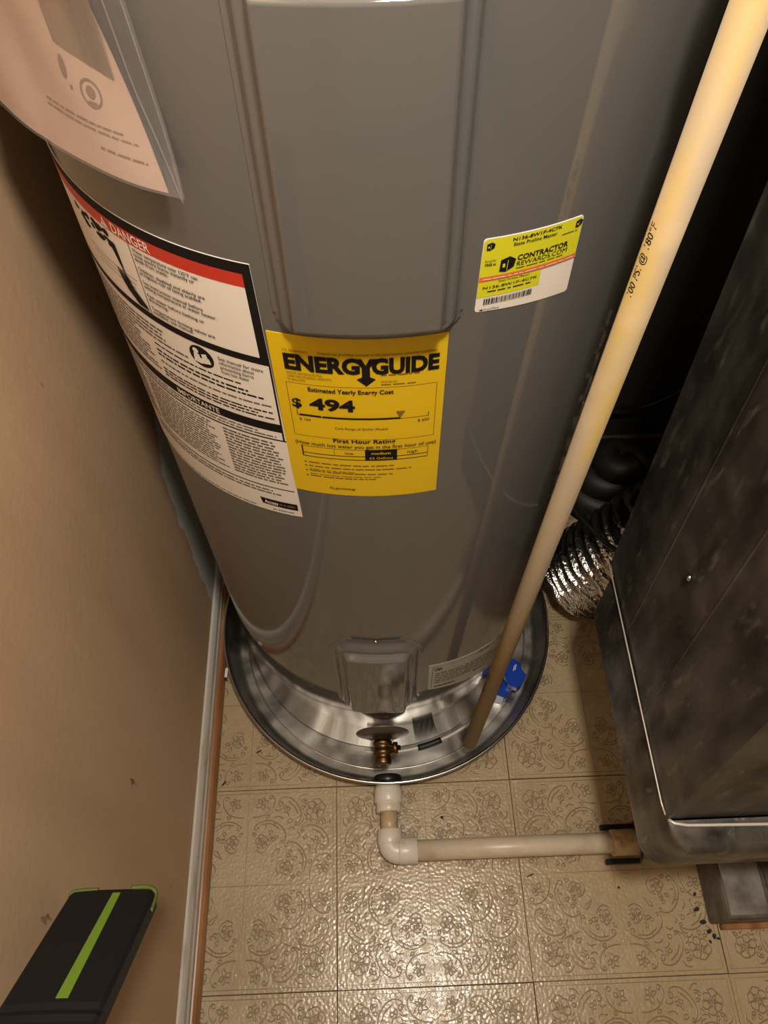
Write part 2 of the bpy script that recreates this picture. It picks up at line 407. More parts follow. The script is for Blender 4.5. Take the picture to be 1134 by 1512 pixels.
# ------------------------------------------------------------------ drip pan
PX, PY = .0987, .598
pan = thing('drip_pan', 'round shiny aluminium drip pan under the grey water heater', 'drip pan', (PX, PY, 0))
def pan_pt(r, z): return (r, z)
prof = [(.0, .0035), (.12, .0035), (.22, .0035), (.280, .0035), (.2885, .0055), (.2925, .012), (.2955, .030), (.2990, .056), (.3005, .0605)]
mb = MB().lathe(prof, (PX, PY, 0), n=128, caps=False)
mb.lathe([(.302, .0605), (.3005, .056), (.2970, .030), (.2940, .0095), (.2885, .0015), (.280, .0005), (.0, .0005)], (PX, PY, 0), n=128, caps=False)
obj('basin', mb, 'pan', pan)
mb = MB(); ring = [(PX + .3035 * cos(2 * pi * i / 128), PY + .3035 * sin(2 * pi * i / 128), .0605) for i in range(129)]
mb.tube(ring, .0030, 8, caps=False); obj('rolled_rim', mb, 'rim', pan)
mb = MB(); ring = [(PX + .268 * cos(2 * pi * i / 128), PY + .268 * sin(2 * pi * i / 128), .0040) for i in range(129)]
mb.tube(ring, .0016, 6, caps=False); obj('floor_bead', mb, 'pan', pan)

# ------------------------------------------------------------------ water heater
HX, HY, R = .0924, .622, .2564
heater = thing('water_heater', 'tall grey cylindrical electric water heater standing in the metal pan', 'water heater', (HX, HY, 0))
heater.rotation_euler = (-.0145, .0051, 0)
def hp(th, z, r=R): a = radians(th); return (r * sin(a), -r * cos(a), z)
HM = Matrix.Translation(heater.location) @ heater.rotation_euler.to_matrix().to_4x4()
def hw(th, z, r=R): return HM @ Vector(hp(th, z, r))
obj('tank_shell', MB().lathe([(R - .006, .010), (R - .001, .0105), (R, .0125), (R, .3), (R, .6), (R, .9), (R, 1.2), (R, 1.42), (R - .006, 1.45), (R - .03, 1.468), (.1, 1.485), (.0, 1.488)], n=160), 'heater', heater, local=True)

def stepped(z0, z1, th0, th1, p1, p2, rad, steps, name, top=None):
    """raised access cover: two steps following a rounded rectangle on the shell"""
    W = radians(th1 - th0) * R; Hh = z1 - z0; a, b, c_, d_ = steps
    def coords(L):
        e = max(d_, top[-1] if top else 0) + .010; out = [i * .0013 for i in range(int(e / .0013) + 1)]; m = out[-1]; k = max(2, int((L - 2 * m) / .012))
        return out[:-1] + [m + (L - 2 * m) * i / k for i in range(k + 1)] + [L - x for x in out[:-1]][::-1]
    us, vs_ = coords(W), coords(Hh)
    def prof_(d):
        S = lambda x: x * x * (3 - 2 * x)
        if d <= 0: return 0.
        f = .0009
        if d < a: return f
        if d < b: return f + (p1 - f) * S((d - a) / (b - a))
        if d < c_: return p1
        if d < d_: return p1 + (p2 - p1) * S((d - c_) / (d_ - c_))
        return p2
    def dist(u, v):
        dx = min(u, W - u); dt = Hh - v
        if top and v > Hh / 2:
            X = (0,) + tuple(top); Y = (0, a, b, c_, d_)
            for k in range(4):
                if dt <= X[k + 1]: dt = lerp(Y[k], Y[k + 1], (dt - X[k]) / (X[k + 1] - X[k])); break
            else: dt = d_ + dt - X[-1]
        dy = min(v, dt)
        if dx < rad and dy < rad: return max(0, rad - hypot(rad - dx, rad - dy)) if hypot(rad - dx, rad - dy) <= rad + 1e-9 else -1
        return min(dx, dy)
    mb = MB()
    def fn(u, v):
        d = dist(u, v); h = prof_(d + 1e-6) if d >= 0 else -.0015
        return hp(th0 + math.degrees(u / R), z0 + v, R + h)
    mb.grid(fn, us, vs_)
    return obj(name, mb, 'cover', heater, local=True)
uc = stepped(1.0165, 1.252, -15.7, 12.8, .0080, .0175, .018, (.0028, .0095, .0135, .0195), 'access_cover')
lc = stepped(.236, .4985, -16.25, 11.1, .008, .0185, .030, (.0045, .0135, .0165, .026), 'access_cover', (.011, .028, .0300, .0365))
for (cv, th, z) in ((lc, -2.6, .4945),):
    mb = MB(); p = Vector(hp(th, z, R + .0012)); ax = Vector((sin(radians(th)), -cos(radians(th)), 0))
    mb.lathe([(.0028, 0), (.0028, .0014), (.0018, .0022), (0, .0024)], p, ax, 14); obj('screw', mb, 'chrome', cv, local=True)
for (z, th) in ((1.247, -1.5),):
    mb = MB(); p = Vector(hp(th, z, R + .0012)); ax = Vector((sin(radians(th)), -cos(radians(th)), 0))
    mb.lathe([(.0028, 0), (.0028, .0014), (.0018, .0022), (0, .0024)], p, ax, 14); obj('screw', mb, 'chrome', uc, local=True)

# --- decals on the shell: everything in (theta degrees, z metres)
class Decal:
    """collects flat print that follows the tank surface"""
    def __init__(s, fn): s.fn = fn; s.mb = {}; s.texts = []
    def g(s, k): return s.mb.setdefault(k, MB())
    def quad(s, k, th0, th1, z0, z1, lv=1, n=None):
        n = n or max(1, int(abs(th1 - th0) / 2.5)); m = max(1, int(abs(z1 - z0) / .08))
        s.g(k).grid(lambda a, b: s.fn(a, b, lv), [lerp(th0, th1, i / n) for i in range(n + 1)], [lerp(z0, z1, i / m) for i in range(m + 1)], smooth=True)
    def poly4(s, k, p, lv=1, n=6):
        """bilinear quad p = bl, br, tr, tl"""
        def f(a, b): return s.fn(lerp(lerp(p[0][0], p[1][0], a), lerp(p[3][0], p[2][0], a), b), lerp(lerp(p[0][1], p[1][1], a), lerp(p[3][1], p[2][1], a), b), lv)
        s.g(k).grid(f, [i / n for i in range(n + 1)], [0, 1])
    def tri(s, k, p, lv=1): s.g(k).add([s.fn(a, b, lv) for a, b in p], [(0, 1, 2)])
    def fan(s, k, pts, lv=1):
        c = (sum(p[0] for p in pts) / len(pts), sum(p[1] for p in pts) / len(pts)); n = len(pts)
        s.g(k).add([s.fn(*c, lv)] + [s.fn(a, b, lv) for a, b in pts], [(0, i + 1, (i + 1) % n + 1) for i in range(n)])
    def disc(s, k, th, z, rt, rz, lv=1, n=20): s.fan(k, [(th + rt * cos(2 * pi * i / n), z + rz * sin(2 * pi * i / n)) for i in range(n)], lv)
    def hline(s, k, th0, th1, z, t, lv=1): s.quad(k, th0, th1, z - t / 2, z + t / 2, lv)
    def vline(s, k, th, z0, z1, t, lv=1): dt = math.degrees(t / R) / 2; s.quad(k, th - dt, th + dt, z0, z1, lv, 1)
    def text(s, k, body, p0, p1, h, lv=2, bold=0.): s.texts.append((k, body, p0, p1, h, lv, bold))
    def words(s, k, th0, th1, z_top, z_bot, rows, fill=.8, seed=0, lv=1, thick=.45, last=1.):
        rnd = random.Random(seed); dz = (z_top - z_bot) / rows
        for r in range(rows):
            z = z_top - dz * (r + .5); x = th0; end = th0 + (th1 - th0) * (last if r == rows - 1 else rnd.uniform(fill, 1.))
            while x < end:
                L = min(rnd.uniform(.5, 2.3), end - x)
                if L > .2: s.quad(k, x, x + L, z - dz * thick / 2, z + dz * thick / 2, lv, 1)
                x += L + rnd.uniform(.18, .4)
def shell_fn(th, z, lv): return hp(th, z, R + .0003 + .00035 * lv)
PENDING = []
def finish(dec, parent, sheet_key_mats, name='print'):
    PENDING.append((dec, parent, sheet_key_mats, name))
def flush_texts():
    items = []
    for dec, parent, mats, name in PENDING:
        for t in dec.texts:
            cu = bpy.data.curves.new('tmp_text', 'FONT'); cu.body = t[1]; cu.size = 1.; cu.offset = t[6]; cu.resolution_u = 3; cu.fill_mode = 'FRONT' if hasattr(cu, 'fill_mode') else cu.fill_mode
            ob = bpy.data.objects.new('tmp_text', cu); COL.objects.link(ob); items.append((dec, t, ob))
    bpy.context.view_layer.update(); dg = bpy.context.evaluated_depsgraph_get()
    for dec, (k, body, p0, p1, h, lv, bold), ob in items:
        me = bpy.data.meshes.new_from_object(ob.evaluated_get(dg)); vs = [v.co.copy() for v in me.vertices]
        if vs:
            x0 = min(v.x for v in vs); x1 = max(v.x for v in vs); y0 = 0.; y1 = .70
            out = []
            for v in vs:
                a = (v.x - x0) / max(x1 - x0, 1e-6); b = (v.y - y0) / (y1 - y0)
                out.append(dec.fn(lerp(p0[0], p1[0], a), lerp(p0[1], p1[1], a) + h * b, lv))
            dec.g(k).add(out, [tuple(p.vertices) for p in me.polygons])
        bpy.data.meshes.remove(me); cu = ob.data; bpy.data.objects.remove(ob); bpy.data.curves.remove(cu)
    for dec, parent, mats, name in PENDING:
        for k, mb in dec.mb.items():
            o = obj(mats[k][0], mb, mats[k][1], parent, local=True)
            if mats[k][0] not in ('red_band', 'colour_band', 'pointer', 'printed_photo'): o['kind'] = 'stuff'
def sheet(name, material, th0, th1, z0, z1, parent=heater, corners=None, rad=0.):
    """label stock with a little thickness"""
    mb = MB(); n = 24; c4 = corners or [(th0, z0), (th1, z0), (th1, z1), (th0, z1)]
    def f(a, b, r):
        th = lerp(lerp(c4[0][0], c4[1][0], a), lerp(c4[3][0], c4[2][0], a), b); z = lerp(lerp(c4[0][1], c4[1][1], a), lerp(c4[3][1], c4[2][1], a), b)
        return hp(th, z, r)
    W = abs(c4[1][0] - c4[0][0]) * radians(1) * R; Hh = abs(c4[3][1] - c4[0][1])
    poly = rrect(0, W, 0, Hh, max(rad, .0005), 5)
    # strips between bottom and top outline, sampled along the width
    us = sorted(set([round(p[0] / W, 6) for p in poly] + [i / n for i in range(n + 1)]))
    def yb(x):
        d = 0.
        rr = max(rad, .0005)
        e = min(x * W, W - x * W)
        if e < rr: d = rr - sqrt(max(0, rr * rr - (rr - e) ** 2))
        return d / Hh
    for r_, flip in ((R + .00045, False),):
        mb.grid(lambda a, b: f(a, lerp(yb(a), 1 - yb(a), b), r_), us, [i / 6 for i in range(7)], flip=flip)
    edge = [(a, yb(a)) for a in us] + [(a, 1 - yb(a)) for a in reversed(us)]
    vs = [f(a, b, R + .00045) for a, b in edge] + [f(a, b, R - .0002) for a, b in edge]; m = len(edge)
    mb.add(vs, [(i, i + m, (i + 1) % m + m, (i + 1) % m) for i in range(m)])
    return obj(name, mb, material, parent, local=True)

# yellow energy label
en = sheet('energy_label', 'lab_yellow', -17.6, 10.95, .8225, 1.0158)
D = Decal(shell_fn)
D.text('ink', 'ENERG', (-15.35, .9822), (-3.05, .9822), .0148, 2, .05)
D.text('ink', 'GUIDE', (-1.15, .9822), (9.75, .9822), .0148, 2, .05)
D.poly4('ink', [(-2.75, .975), (-1.45, .975), (-1.45, .990), (-2.75, .990)], 2, 2)
D.poly4('ink', [(-2.75, .9885), (-1.9, .9885), (-2.75, .9972), (-4.1, .9972)], 2, 2)
D.poly4('ink', [(-2.3, .9885), (-1.45, .9885), (-.1, .9972), (-1.45, .9972)], 2, 2)
D.poly4('ink', [(-2.15, .9690), (-2.05, .9690), (-.55, .9762), (-1.45, .9785)], 2, 2)
D.poly4('ink', [(-2.15, .9690), (-2.05, .9690), (-2.75, .9785), (-3.65, .9762)], 2, 2)
D.poly4('ink', [(-2.75, .975), (-2.1, .9692), (-1.45, .975), (-2.1, .979)], 2, 2)
D.text('brown', 'U.S. Government', (-15.3, .9998), (-11.2, .9998), .0026)
D.text('brown', 'Federal law prohibits removal of this label before consumer purchase.', (-9.6, .9998), (9.4, .9998), .0028)
D.text('brown', 'WATER HEATER-ELECTRIC', (-15.2, .9768), (-9.2, .9768), .0024)
D.text('brown', 'TANK SIZE (STORAGE CAPACITY)', (-15.2, .9733), (-7.8, .9733), .0024)
D.text('brown', '50 GALLONS', (-15.2, .9698), (-12.2, .9698), .0024)
D.words('brown', .3, 6.6, .9815, .9780, 1, 1, 3)
D.text('brown', 'MODEL(S)', (.3, .9722), (2.9, .9722), .0022); D.words('brown', .3, 6.0, .9712, .9682, 1, 1, 5)
for a in ((-15.65, 9.5, .9667), (-15.5, 9.7, .9043)): D.hline('thin', a[0], a[1], a[2], .0005)
D.vline('thin', -15.6, .9043, .9667, .0005); D.vline('thin', 9.6, .9043, .9667, .0005)
D.text('ink', 'Estimated Yearly Energy Cost', (-11.95, .9598), (2.35, .9598), .0046, 2, .02)
D.text('ink', '$', (-15.1, .9398), (-13.4, .9398), .0100, 2, .024)
D.text('ink', '494', (-12.05, .9398), (-4.2, .9398), .0126, 2, .036)
D.quad('ink', -14.1, -10.2, .9302, .9320, 2); D.quad('ink', -10.0, 3.5, .9302, .9320, 2)
D.hline('ink', -14.45, 8.5, .9298, .0005); D.vline('ink', -14.45, .9298, .9358, .0006); D.vline('ink', 8.45, .9298, .9345, .0006)
D.tri('brown2', [(2.75, .9392), (3.5, .9312), (4.35, .9392)], 2)
D.text('ink', '$ 164', (-14.2, .9243), (-12.2, .9243), .0030); D.text('ink', '$ 650', (6.6, .9243), (8.6, .9243), .0030)
D.text('ink', 'Cost Range of Similar Models', (-8., .9172), (1.4, .9172), .0028)
D.text('ink', 'First Hour Rating', (-8.55, .9000), (2.7, .9000), .0050, 2, .02)
D.text('ink', '(How much hot water you get in the first hour of use)', (-15.7, .8932), (10.1, .8932), .0042, 2, .006)
D.hline('thin', -14.6, 8.75, .8906, .0006); D.hline('ink', -14.6, 8.75, .8815, .0009); D.hline('ink', -14.6, 8.75, .8768, .0009)
D.vline('ink', -14.6, .8768, .8912, .0011); D.vline('thin', 8.72, .8768, .8912, .0006); D.vline('thin', -8.6, .8815, .8906, .0005)
D.quad('ink', -2.9, 3.0, .8768, .8915, 2)
D.text('ink', 'low', (-6.6, .8845), (-5.0, .8845), .0036); D.text('ink', 'high', (4.9, .8845), (6.8, .8845), .0036)
D.text('yel', 'medium', (-1.7, .8855), (1.8, .8855), .0034, 3, .01); D.text('yel', '62 Gallons', (-2.1, .8790), (2.2, .8790), .0030, 3)
for i, z in enumerate((.8680, .8628, .8560, .8485)):
    D.disc('ink', -14.4, z, .2, .0008); D.words('brown', -13.8, (2.5, 6.0, 2.2, -1.)[i], z + .0022, z - .0016, 1, 1, 20 + i)
D.words('brown', -13.8, -5, .8596, .8574, 1, 1, 31); D.words('brown', -13.8, .2, .8530, .8508, 1, 1, 33)
D.text('ink', 'ftc.gov/energy', (-10.2, .8322), (-5.1, .8322), .0032, 2, .008)
finish(D, en, {'ink': ('lettering', 'ink'), 'brown': ('small_print', 'yel_ink'), 'thin': ('rule_line', 'yel_ink'), 'brown2': ('pointer', 'yel_ink'), 'yel': ('lettering', 'lab_yellow')})

# white danger label (wraps round the left flank)
dl = sheet('warning_label', 'lab_white', 0, 0, 0, 0, corners=[(-78, .738), (-17.2, .7736), (-18.2, 1.0716), (-78, 1.0716)])
D = Decal(lambda th, z, lv: hp(th, z - max(0, (-17 - th)) * .00062 * max(0, min(1, (.98 - z) / .2)), R + .0003 + .00035 * lv))
D.poly4('ink', [(-78, 1.0625), (-18.3, 1.0625), (-18.2, 1.0714), (-78, 1.0714)], 1, 30)
D.poly4('ink', [(-19.5, .9795), (-17.9, .9795), (-18.2, 1.0714), (-19.6, 1.0714)], 1, 2)
D.poly4('ink', [(-78, .9795), (-18.2, .9795), (-18.2, .9865), (-78, .9865)], 1, 30)
D.poly4('red', [(-78, 1.0515), (-19.55, 1.0515), (-19.6, 1.0625), (-78, 1.0625)], 1, 30)
D.text('white', 'DANGER', (-44.6, 1.0533), (-36., 1.0533), .0082, 2, .015)
D.tri('white', [(-47.6, 1.0530), (-45.6, 1.0530), (-46.6, 1.0615)], 2)
D.text('red2', '!', (-46.75, 1.0540), (-46.45, 1.0540), .0050, 3)
D.vline('ink', -41.3, .9865, 1.0515, .0007)
for i, (tx, thr) in enumerate([('Water temperature over 125\u00b0F can', -27.6), ('cause severe burns instantly or', -28.4), ('death from scalds.', -33.6), (None, 0), ('Children, disabled and elderly are', -27.2), ('at highest risk of being scalded.', -28.), (None, 0), ('See instruction manual before', -28.2), ('setting temperature at water heater.', -25.9), (None, 0), ('Feel water before bathing or', -28.6), ('showering.', -36.2), (None, 0), ('Temperature limiting valves are', -27.2), ('available, see manual.', -31.6)]):
    if tx:
        z = 1.0465 - i * .00405 + (.0012 if tx is None else 0)
        D.text('ink', tx, (-40.6, z), (thr, z), .0031, 2, .012)
# hand pictogram under hot water: splashing clouds, hand, waterline
rnd = random.Random(3)
for i in range(26):
    a = rnd.uniform(-58, -46); zz = 1.042 + rnd.uniform(-.006, .006) - abs(a + 52) * .0004
    D.disc('dark', a, zz, rnd.uniform(.4, 1.1), rnd.uniform(.0014, .0032), 1, 9)
D.poly4('dark', [(-46.2, 1.0200), (-45.4, 1.0200), (-45.6, 1.0390), (-47.4, 1.0390)], 1, 2)
D.poly4('grey', [(-45.9, 1.0030), (-45.1, 1.0030), (-45.4, 1.0205), (-46.2, 1.0205)], 1, 2)
D.fan('dark', [(-47.5, 1.012), (-46.6, 1.008), (-45.4, 1.0065), (-44, 1.003), (-42, .993), (-41.6, .9885), (-44.2, .9890), (-46.3, .998), (-47.0, 1.004)], 2)
for k in range(4): D.poly4('dark', [(-46.8 + k * .7, 1.004), (-46.3 + k * .7, 1.004), (-47.2 + k * .75, 1.0165 - k * .0012), (-47.7 + k * .75, 1.0165 - k * .0012)], 2, 1)
for k in range(3): D.hline('thin', -57 + k, -42.5 - k * .6, 1.0150 - k * .005, .0006)
# lower part of the label
D.vline('ink', -18.05, .8905, .9795, .0016); 
circ = (-31.5, .9668)
D.disc('ink', *circ, 2.55, .0108); D.disc('white', circ[0] - .95, circ[1] + .0050, .60, .0027, 2)
D.poly4('white', [(circ[0] - 1.8, circ[1] - .0070), (circ[0] - .2, circ[1] - .0075), (circ[0] - .35, circ[1] + .0020), (circ[0] - 1.5, circ[1] + .0025)], 2, 2)
D.poly4('white', [(circ[0] - .2, circ[1] - .0070), (circ[0] + 1.9, circ[1] - .0045), (circ[0] + 1.6, circ[1] + .0010), (circ[0] - .3, circ[1] - .0015)], 2, 2)
D.poly4('white', [(circ[0] + .2, circ[1] - .0010), (circ[0] + 1.4, circ[1] + .0010), (circ[0] + 1.2, circ[1] + .0050), (circ[0] + .1, circ[1] + .0030)], 2, 2)
for i, (tx, thr) in enumerate([('See manual for more', -19.4), ('information about', -21.2), ('preventing burns', -21.4), ('from hot water', -22.4)]):
    z = .9715 - i * .0047; D.text('ink', tx, (-27.8, z), (thr, z), .0036, 2, .004)
D.words('thin', -76, -35, .9740, .9560, 4, .8, 41); D.words('ink', -44, -24, .9535, .9500, 1, 1, 42); D.words('thin', -76, -45, .9560, .9180, 9, .85, 43)
D.words('ink', -44, -20.4, .9475, .9385, 2, .8, 44); D.words('thin', -44, -19.2, .9350, .9310, 1, 1, 45); D.words('ink', -44, -18.8, .9270, .9160, 3, .85, 46)
D.quad('ink', -78, -17.9, .9015, .9118, 1)
D.text('white', 'IMPORTANTE', (-41.5, .9040), (-31.0, .9040), .0058, 2, .01)
D.words('thin', -76, -19.5, .9000, .8925, 2, .9, 47); D.hline('ink', -78, -17.6, .8905, .0016)
D.words('thin', -76, -56, .8870, .8240, 17, .85, 51); D.words('thin', -55, -33, .8870, .8240, 17, .85, 48)
D.words('thin', -31.5, -18.8, .8870, .8240, 15, .85, 49, thick=.5)
D.hline('ink', -78, -17.9, .8160, .0013); D.words('thin', -60, -21, .8125, .8035, 2, .9, 50)
lg = [(-26.4, .7905), (-26.4, .7945), (-26.2, .7965), (-18.1, .7965), (-17.7, .7945), (-17.6, .7880), (-17.9, .7862), (-25.8, .7862)]
D.poly4('ink', [(-26.2, .7848), (-17.9, .7838), (-17.9, .7945), (-26.6, .7945)], 1, 6)
D.text('white', 'Access', (-25.6, .7870), (-22.4, .7870), .0058, 2, .02); D.words('thin', -22., -18.5, .7925, .7865, 1, 1, 57, lv=2)
D.words('thin', -70, -28, .7800, .7765, 1, 1, 58); D.words('thin', -24, -19, .7800, .7770, 1, 1, 59)
finish(D, dl, {'ink': ('lettering', 'ink'), 'red': ('red_band', 'lab_red'), 'red2': ('lettering', 'lab_red'), 'white': ('lettering', 'lab_white'), 'dark': ('pictogram', 'ink'), 'grey': ('pictogram', 'grey_ink'), 'thin': ('small_print', 'grey_ink')})

# lime and white rewards sticker
def ss(th): return -.00038 * (th - 15.)      # the sticker is slightly rotated
rs = sheet('rewards_sticker', 'lab_white', 0, 0, 0, 0, corners=[(14.75, 1.0290), (31.6, 1.0190), (31.5, 1.0818), (14.95, 1.0880)], rad=.0025)
D = Decal(lambda th, z, lv: hp(th, z + ss(th), R + .0003 + .00035 * lv))
D.poly4('lime', [(14.85, 1.0583), (31.45, 1.0583), (31.4, 1.0862), (15.05, 1.0862)], 1, 8)
D.poly4('lime', [(15.2, 1.0862), (31.2, 1.0862), (30.8, 1.0876), (15.6, 1.0876)], 1, 8)
D.poly4('lime', [(14.8, 1.0413), (25.3, 1.0413), (25.2, 1.0553), (14.83, 1.0553)], 1, 6)
D.poly4('orange', [(14.82, 1.0551), (31.6, 1.0551), (31.5, 1.0585), (14.84, 1.0585)], 2, 8)
D.text('ink', 'N136-8W1P-4C7K', (19.4, 1.0834), (27.6, 1.0838), .0024, 2, .02)
D.text('ink', 'State Proline Master', (19.6, 1.0796), (26.9, 1.0796), .0026, 2, .012)
D.text('ink', 'CONTRACTOR', (20.6, 1.0676), (29.4, 1.0676), .0040, 2, .028)
D.text('ink', 'REWARDS.COM', (20.6, 1.0630), (29.4, 1.0630), .0036, 2, 0.)
D.words('ink', 20.6, 28.8, 1.0618, 1.0606, 1, 1, 61, lv=2); D.words('ink', 27.8, 30.6, 1.0788, 1.0776, 1, 1, 62, lv=2)
D.text('ink', 'Enroll for', (15.5, 1.0702), (17.2, 1.0702), .0018); D.text('ink', 'FREE at', (15.5, 1.0672), (17.2, 1.0672), .0020, 2, .02)
D.words('white', 15.4, 31.0, 1.0576, 1.0560, 1, 1, 63, lv=3)
D.text('ink', 'State Proline Master', (18., 1.0527), (23.2, 1.0527), .0018); D.text('ink', 'N136-8W1P-4C7K', (15.6, 1.0484), (24.7, 1.0484), .0022, 2, .008); D.words('ink', 16.4, 23.6, 1.0470, 1.0450, 1, 1, 64, lv=2)
rnd = random.Random(11); x = 16.0
while x < 24.3:
    wd = rnd.choice((.08, .08, .14, .2)); D.quad('ink', x, x + wd, 1.0350, 1.0400, 2, 1); x += wd + rnd.choice((.07, .1, .16))
D.text('ink', 'Proof/Plate', (16.2, 1.0298), (18.7, 1.0298), .0017); D.tri('ink', [(15.3, 1.0306), (16.0, 1.0298), (16.0, 1.0314)], 2)
def cube_mark(x, z, s):
    k = math.degrees(s / R)
    D.fan('ink', [(x - .45 * k, z - .42 * s), (x - .05 * k, z - .5 * s), (x + .42 * k, z - .25 * s), (x + .5 * k, z + .25 * s), (x + .1 * k, z + .5 * s), (x - .42 * k, z + .34 * s)], 2)
    D.quad('lime', x - .3 * k, x - .15 * k, z - .15 * s, z + .1 * s, 3, 1)
    D.poly4('lime', [(x - .03 * k, z - .4 * s), (x, z - .4 * s), (x + .02 * k, z + .3 * s), (x - .01 * k, z + .3 * s)], 3, 1)
cube_mark(19.05, 1.0662, .0118); cube_mark(16.05, 1.0822, .0060); cube_mark(30.7, 1.0832, .0060)
finish(D, rs, {'lime': ('colour_field', 'lab_lime'), 'orange': ('colour_band', 'lab_orange'), 'ink': ('lettering', 'ink'), 'white': ('lettering', 'lab_white')})

# silver rating label low on the right
rl = sheet('rating_label', 'lab_ratg', 0, 0, 0, 0, corners=[(14.1, .2847), (45.5, .222), (45.5, .340), (13.5, .3831)])
D = Decal(lambda th, z, lv: hp(th, z - .0013 * (th - 14), R + .0003 + .00035 * lv))
D.vline('g', 15.0, .290, .373, .0009); D.hline('g', 15.0, 44.5, .373, .0008)
D.text('ink', 'CSA', (15.6, .3590), (18.3, .3590), .0085, 2, .03); D.text('ink', 'UL US', (32., .3690), (36.2, .3690), .0080, 2, .015)
D.words('g', 16, 30, .350, .305, 6, .6, 71); D.words('g', 27, 44, .350, .310, 5, .6, 72); D.words('ink', 16.2, 24, .2975, .2900, 1, 1, 73, thick=.6); D.words('ink', 31, 36.5, .3060, .2990, 1, 1, 74, thick=.6)
finish(D, rl, {'g': ('small_print', 'grey_ink'), 'ink': ('lettering', 'ink')})

# drain valve (part of the heater)
def wl(p): return HM.inverted() @ Vector(p)          # world -> heater local
vx, vz = .0850, .135
dv = obj('drain_valve', MB().lathe([(.0125, 0), (.0125, .016), (.0152, .0165), (.0152, .022), (.0135, .0225), (.0135, .030), (.0150, .031), (.0150, .037), (.0128, .038), (.0128, .044), (.0139, .045), (.0128, .0465), (.0139, .048), (.0128, .0495), (.0139, .051), (.0105, .0535), (.006, .0540), (.006, .049), (0, .049)], wl((vx, .3605, vz)), (0, -1, -.06), 32), 'brass', heater, local=True)
obj('escutcheon', MB().lathe([(.0432, .0), (.0436, .0008), (.0425, .0016), (.030, .0062), (.0165, .0105), (.0165, .0085), (.030, .0045), (.042, .0002)], wl((vx, .3585, vz)), (0, -1, -.03), 48, caps=False), 'esc', dv, local=True)
obj('collar', MB().lathe([(.0135, 0), (.0182, .001), (.0182, .0042), (.0135, .005)], wl((vx, .3505, vz)), (0, -1, -.05), 6, smooth=False), 'brass', dv, local=True)
obj('valve_stem', MB().lathe([(.0075, 0), (.0075, .011), (.0095, .0115), (.0095, .018), (.004, .0185), (.004, .023), (0, .0232)], wl((vx + .006, .3320, vz + .002)), (1, 0, .15), 16), 'brass', dv, local=True)

# ------------------------------------------------------------------ T&P discharge pipe (yellowed plastic)
A = Vector((.2312, .3452, .1000)); dirp = Vector((.04873, .05408, 1.0)); B = A + dirp * 1.14
pp = thing('relief_discharge_pipe', 'long yellowed plastic discharge pipe hanging down the right side of the heater', 'pipe', tuple(A))
pr = .0111
obj('pipe', MB().lathe([(pr - .0022, .002), (pr - .0018, 0), (pr, .0006), (pr, (B - A).length), (pr - .002, (B - A).length), (pr - .0022, .03)], A, dirp, 40, caps=False), 'cpvc', pp)
K = A + dirp * 1.142
obj('coupling', MB().lathe([(pr, -.002), (.0150, -.001), (.0152, 0), (.0152, .030), (.0150, .031), (pr, .032)], A + dirp * 1.128, dirp, 40), 'cpvc_fit', pp)
top = A + dirp * 1.16; inn = hw(52, top.z + .05, R - .002)
mb = MB(); mb.tube(spline([top - dirp * .02, top, top + dirp * .028 + (Vector(inn) - top) * .12, Vector((lerp(top.x, inn.x, .55), lerp(top.y, inn.y, .55), inn.z)), inn], 8), .0125, 20)
obj('valve_elbow', mb, 'brass', pp)
D2 = []
dn = dirp.normalized(); e1 = Vector((1, 0, 0)); e1 = (e1 - dn * e1.dot(dn)).normalized(); e2 = dn.cross(e1)
def pipe_fn(org):
    def fn(a, h, lv):      # a in degrees round the pipe (0 = +x, 270 = towards -y), h along the pipe
        q = radians(a); P = org + dn * h + (e1 * cos(q) + e2 * sin(q)) * (pr + .0002); return tuple(P - Vector(pp.location))
    return fn
class PipeText(Decal): pass
# lettering runs up the pipe: text x -> along the pipe, text y -> round it
def pt_fn(th, z, lv):
    # th carries "along" in metres*1000, z carries degrees/1000
    return pipe_fn(A)(z * 1000, th / 1000, lv)
D = Decal(pt_fn)
D.text('ink', '100 PSI @ 180\u00b0F', (941, .214), (996, .214), -.028, 1, .0)
D.text('ink', 'ASTM D 2846', (235, .205), (300, .205), -.024, 1, .0)
finish(D, pp, {'ink': ('lettering', 'ink')})

# ------------------------------------------------------------------ pan drain: adapter, elbow, pipe
DX, DY, DZ = .0905, .1915, .031
dp = thing('pan_drain_pipe', 'white plastic drain pipe with elbow running from the pan along the floor', 'pipe', (DX, DY, 0))
obj('washer', MB().lathe([(.016, 0), (.0235, 0), (.0240, .001), (.0240, .010), (.0225, .0115), (.016, .0115)], (DX, .3005, DZ + .002), (0, 1, 0), 40), 'black', dp)
obj('adapter', MB().lathe([(.0190, .012), (.0235, .0), (.0240, -.001), (.0240, -.021), (.0232, -.0225), (.0205, -.0235), (.0212, -.0245), (.0212, -.037), (.0204, -.038), (.0146, -.038)], (DX, .2905, DZ), (0, 1, 0), 12 * 4), 'pvc', dp)
obj('nipple', MB().lathe([(.0145, 0), (.0145, .042)], (DX, .214, DZ), (0, 1, 0), 32), 'pvc_tan', dp)
mb = MB(); hub = .0207
mb.lathe([(.0150, .034), (hub - .001, .034), (hub, .033), (hub, .013), (hub - .0015, .009)], (DX, DY, DZ), (0, 1, 0), 36)
mb.lathe([(.0160, .045), (hub - .001, .045), (hub, .044), (hub, .017), (hub - .0015, .012)], (DX, DY, DZ), (1, 0, 0), 36)
arc = [(DX + .014 - .014 * cos(a) , DY + .014 - .014 * sin(a), DZ) for a in [i * pi / 2 / 10 for i in range(11)]]
mb.tube([(DX, DY + .03, DZ)] + arc + [(DX + .03, DY, DZ)], hub - .0010, 36, caps=False)
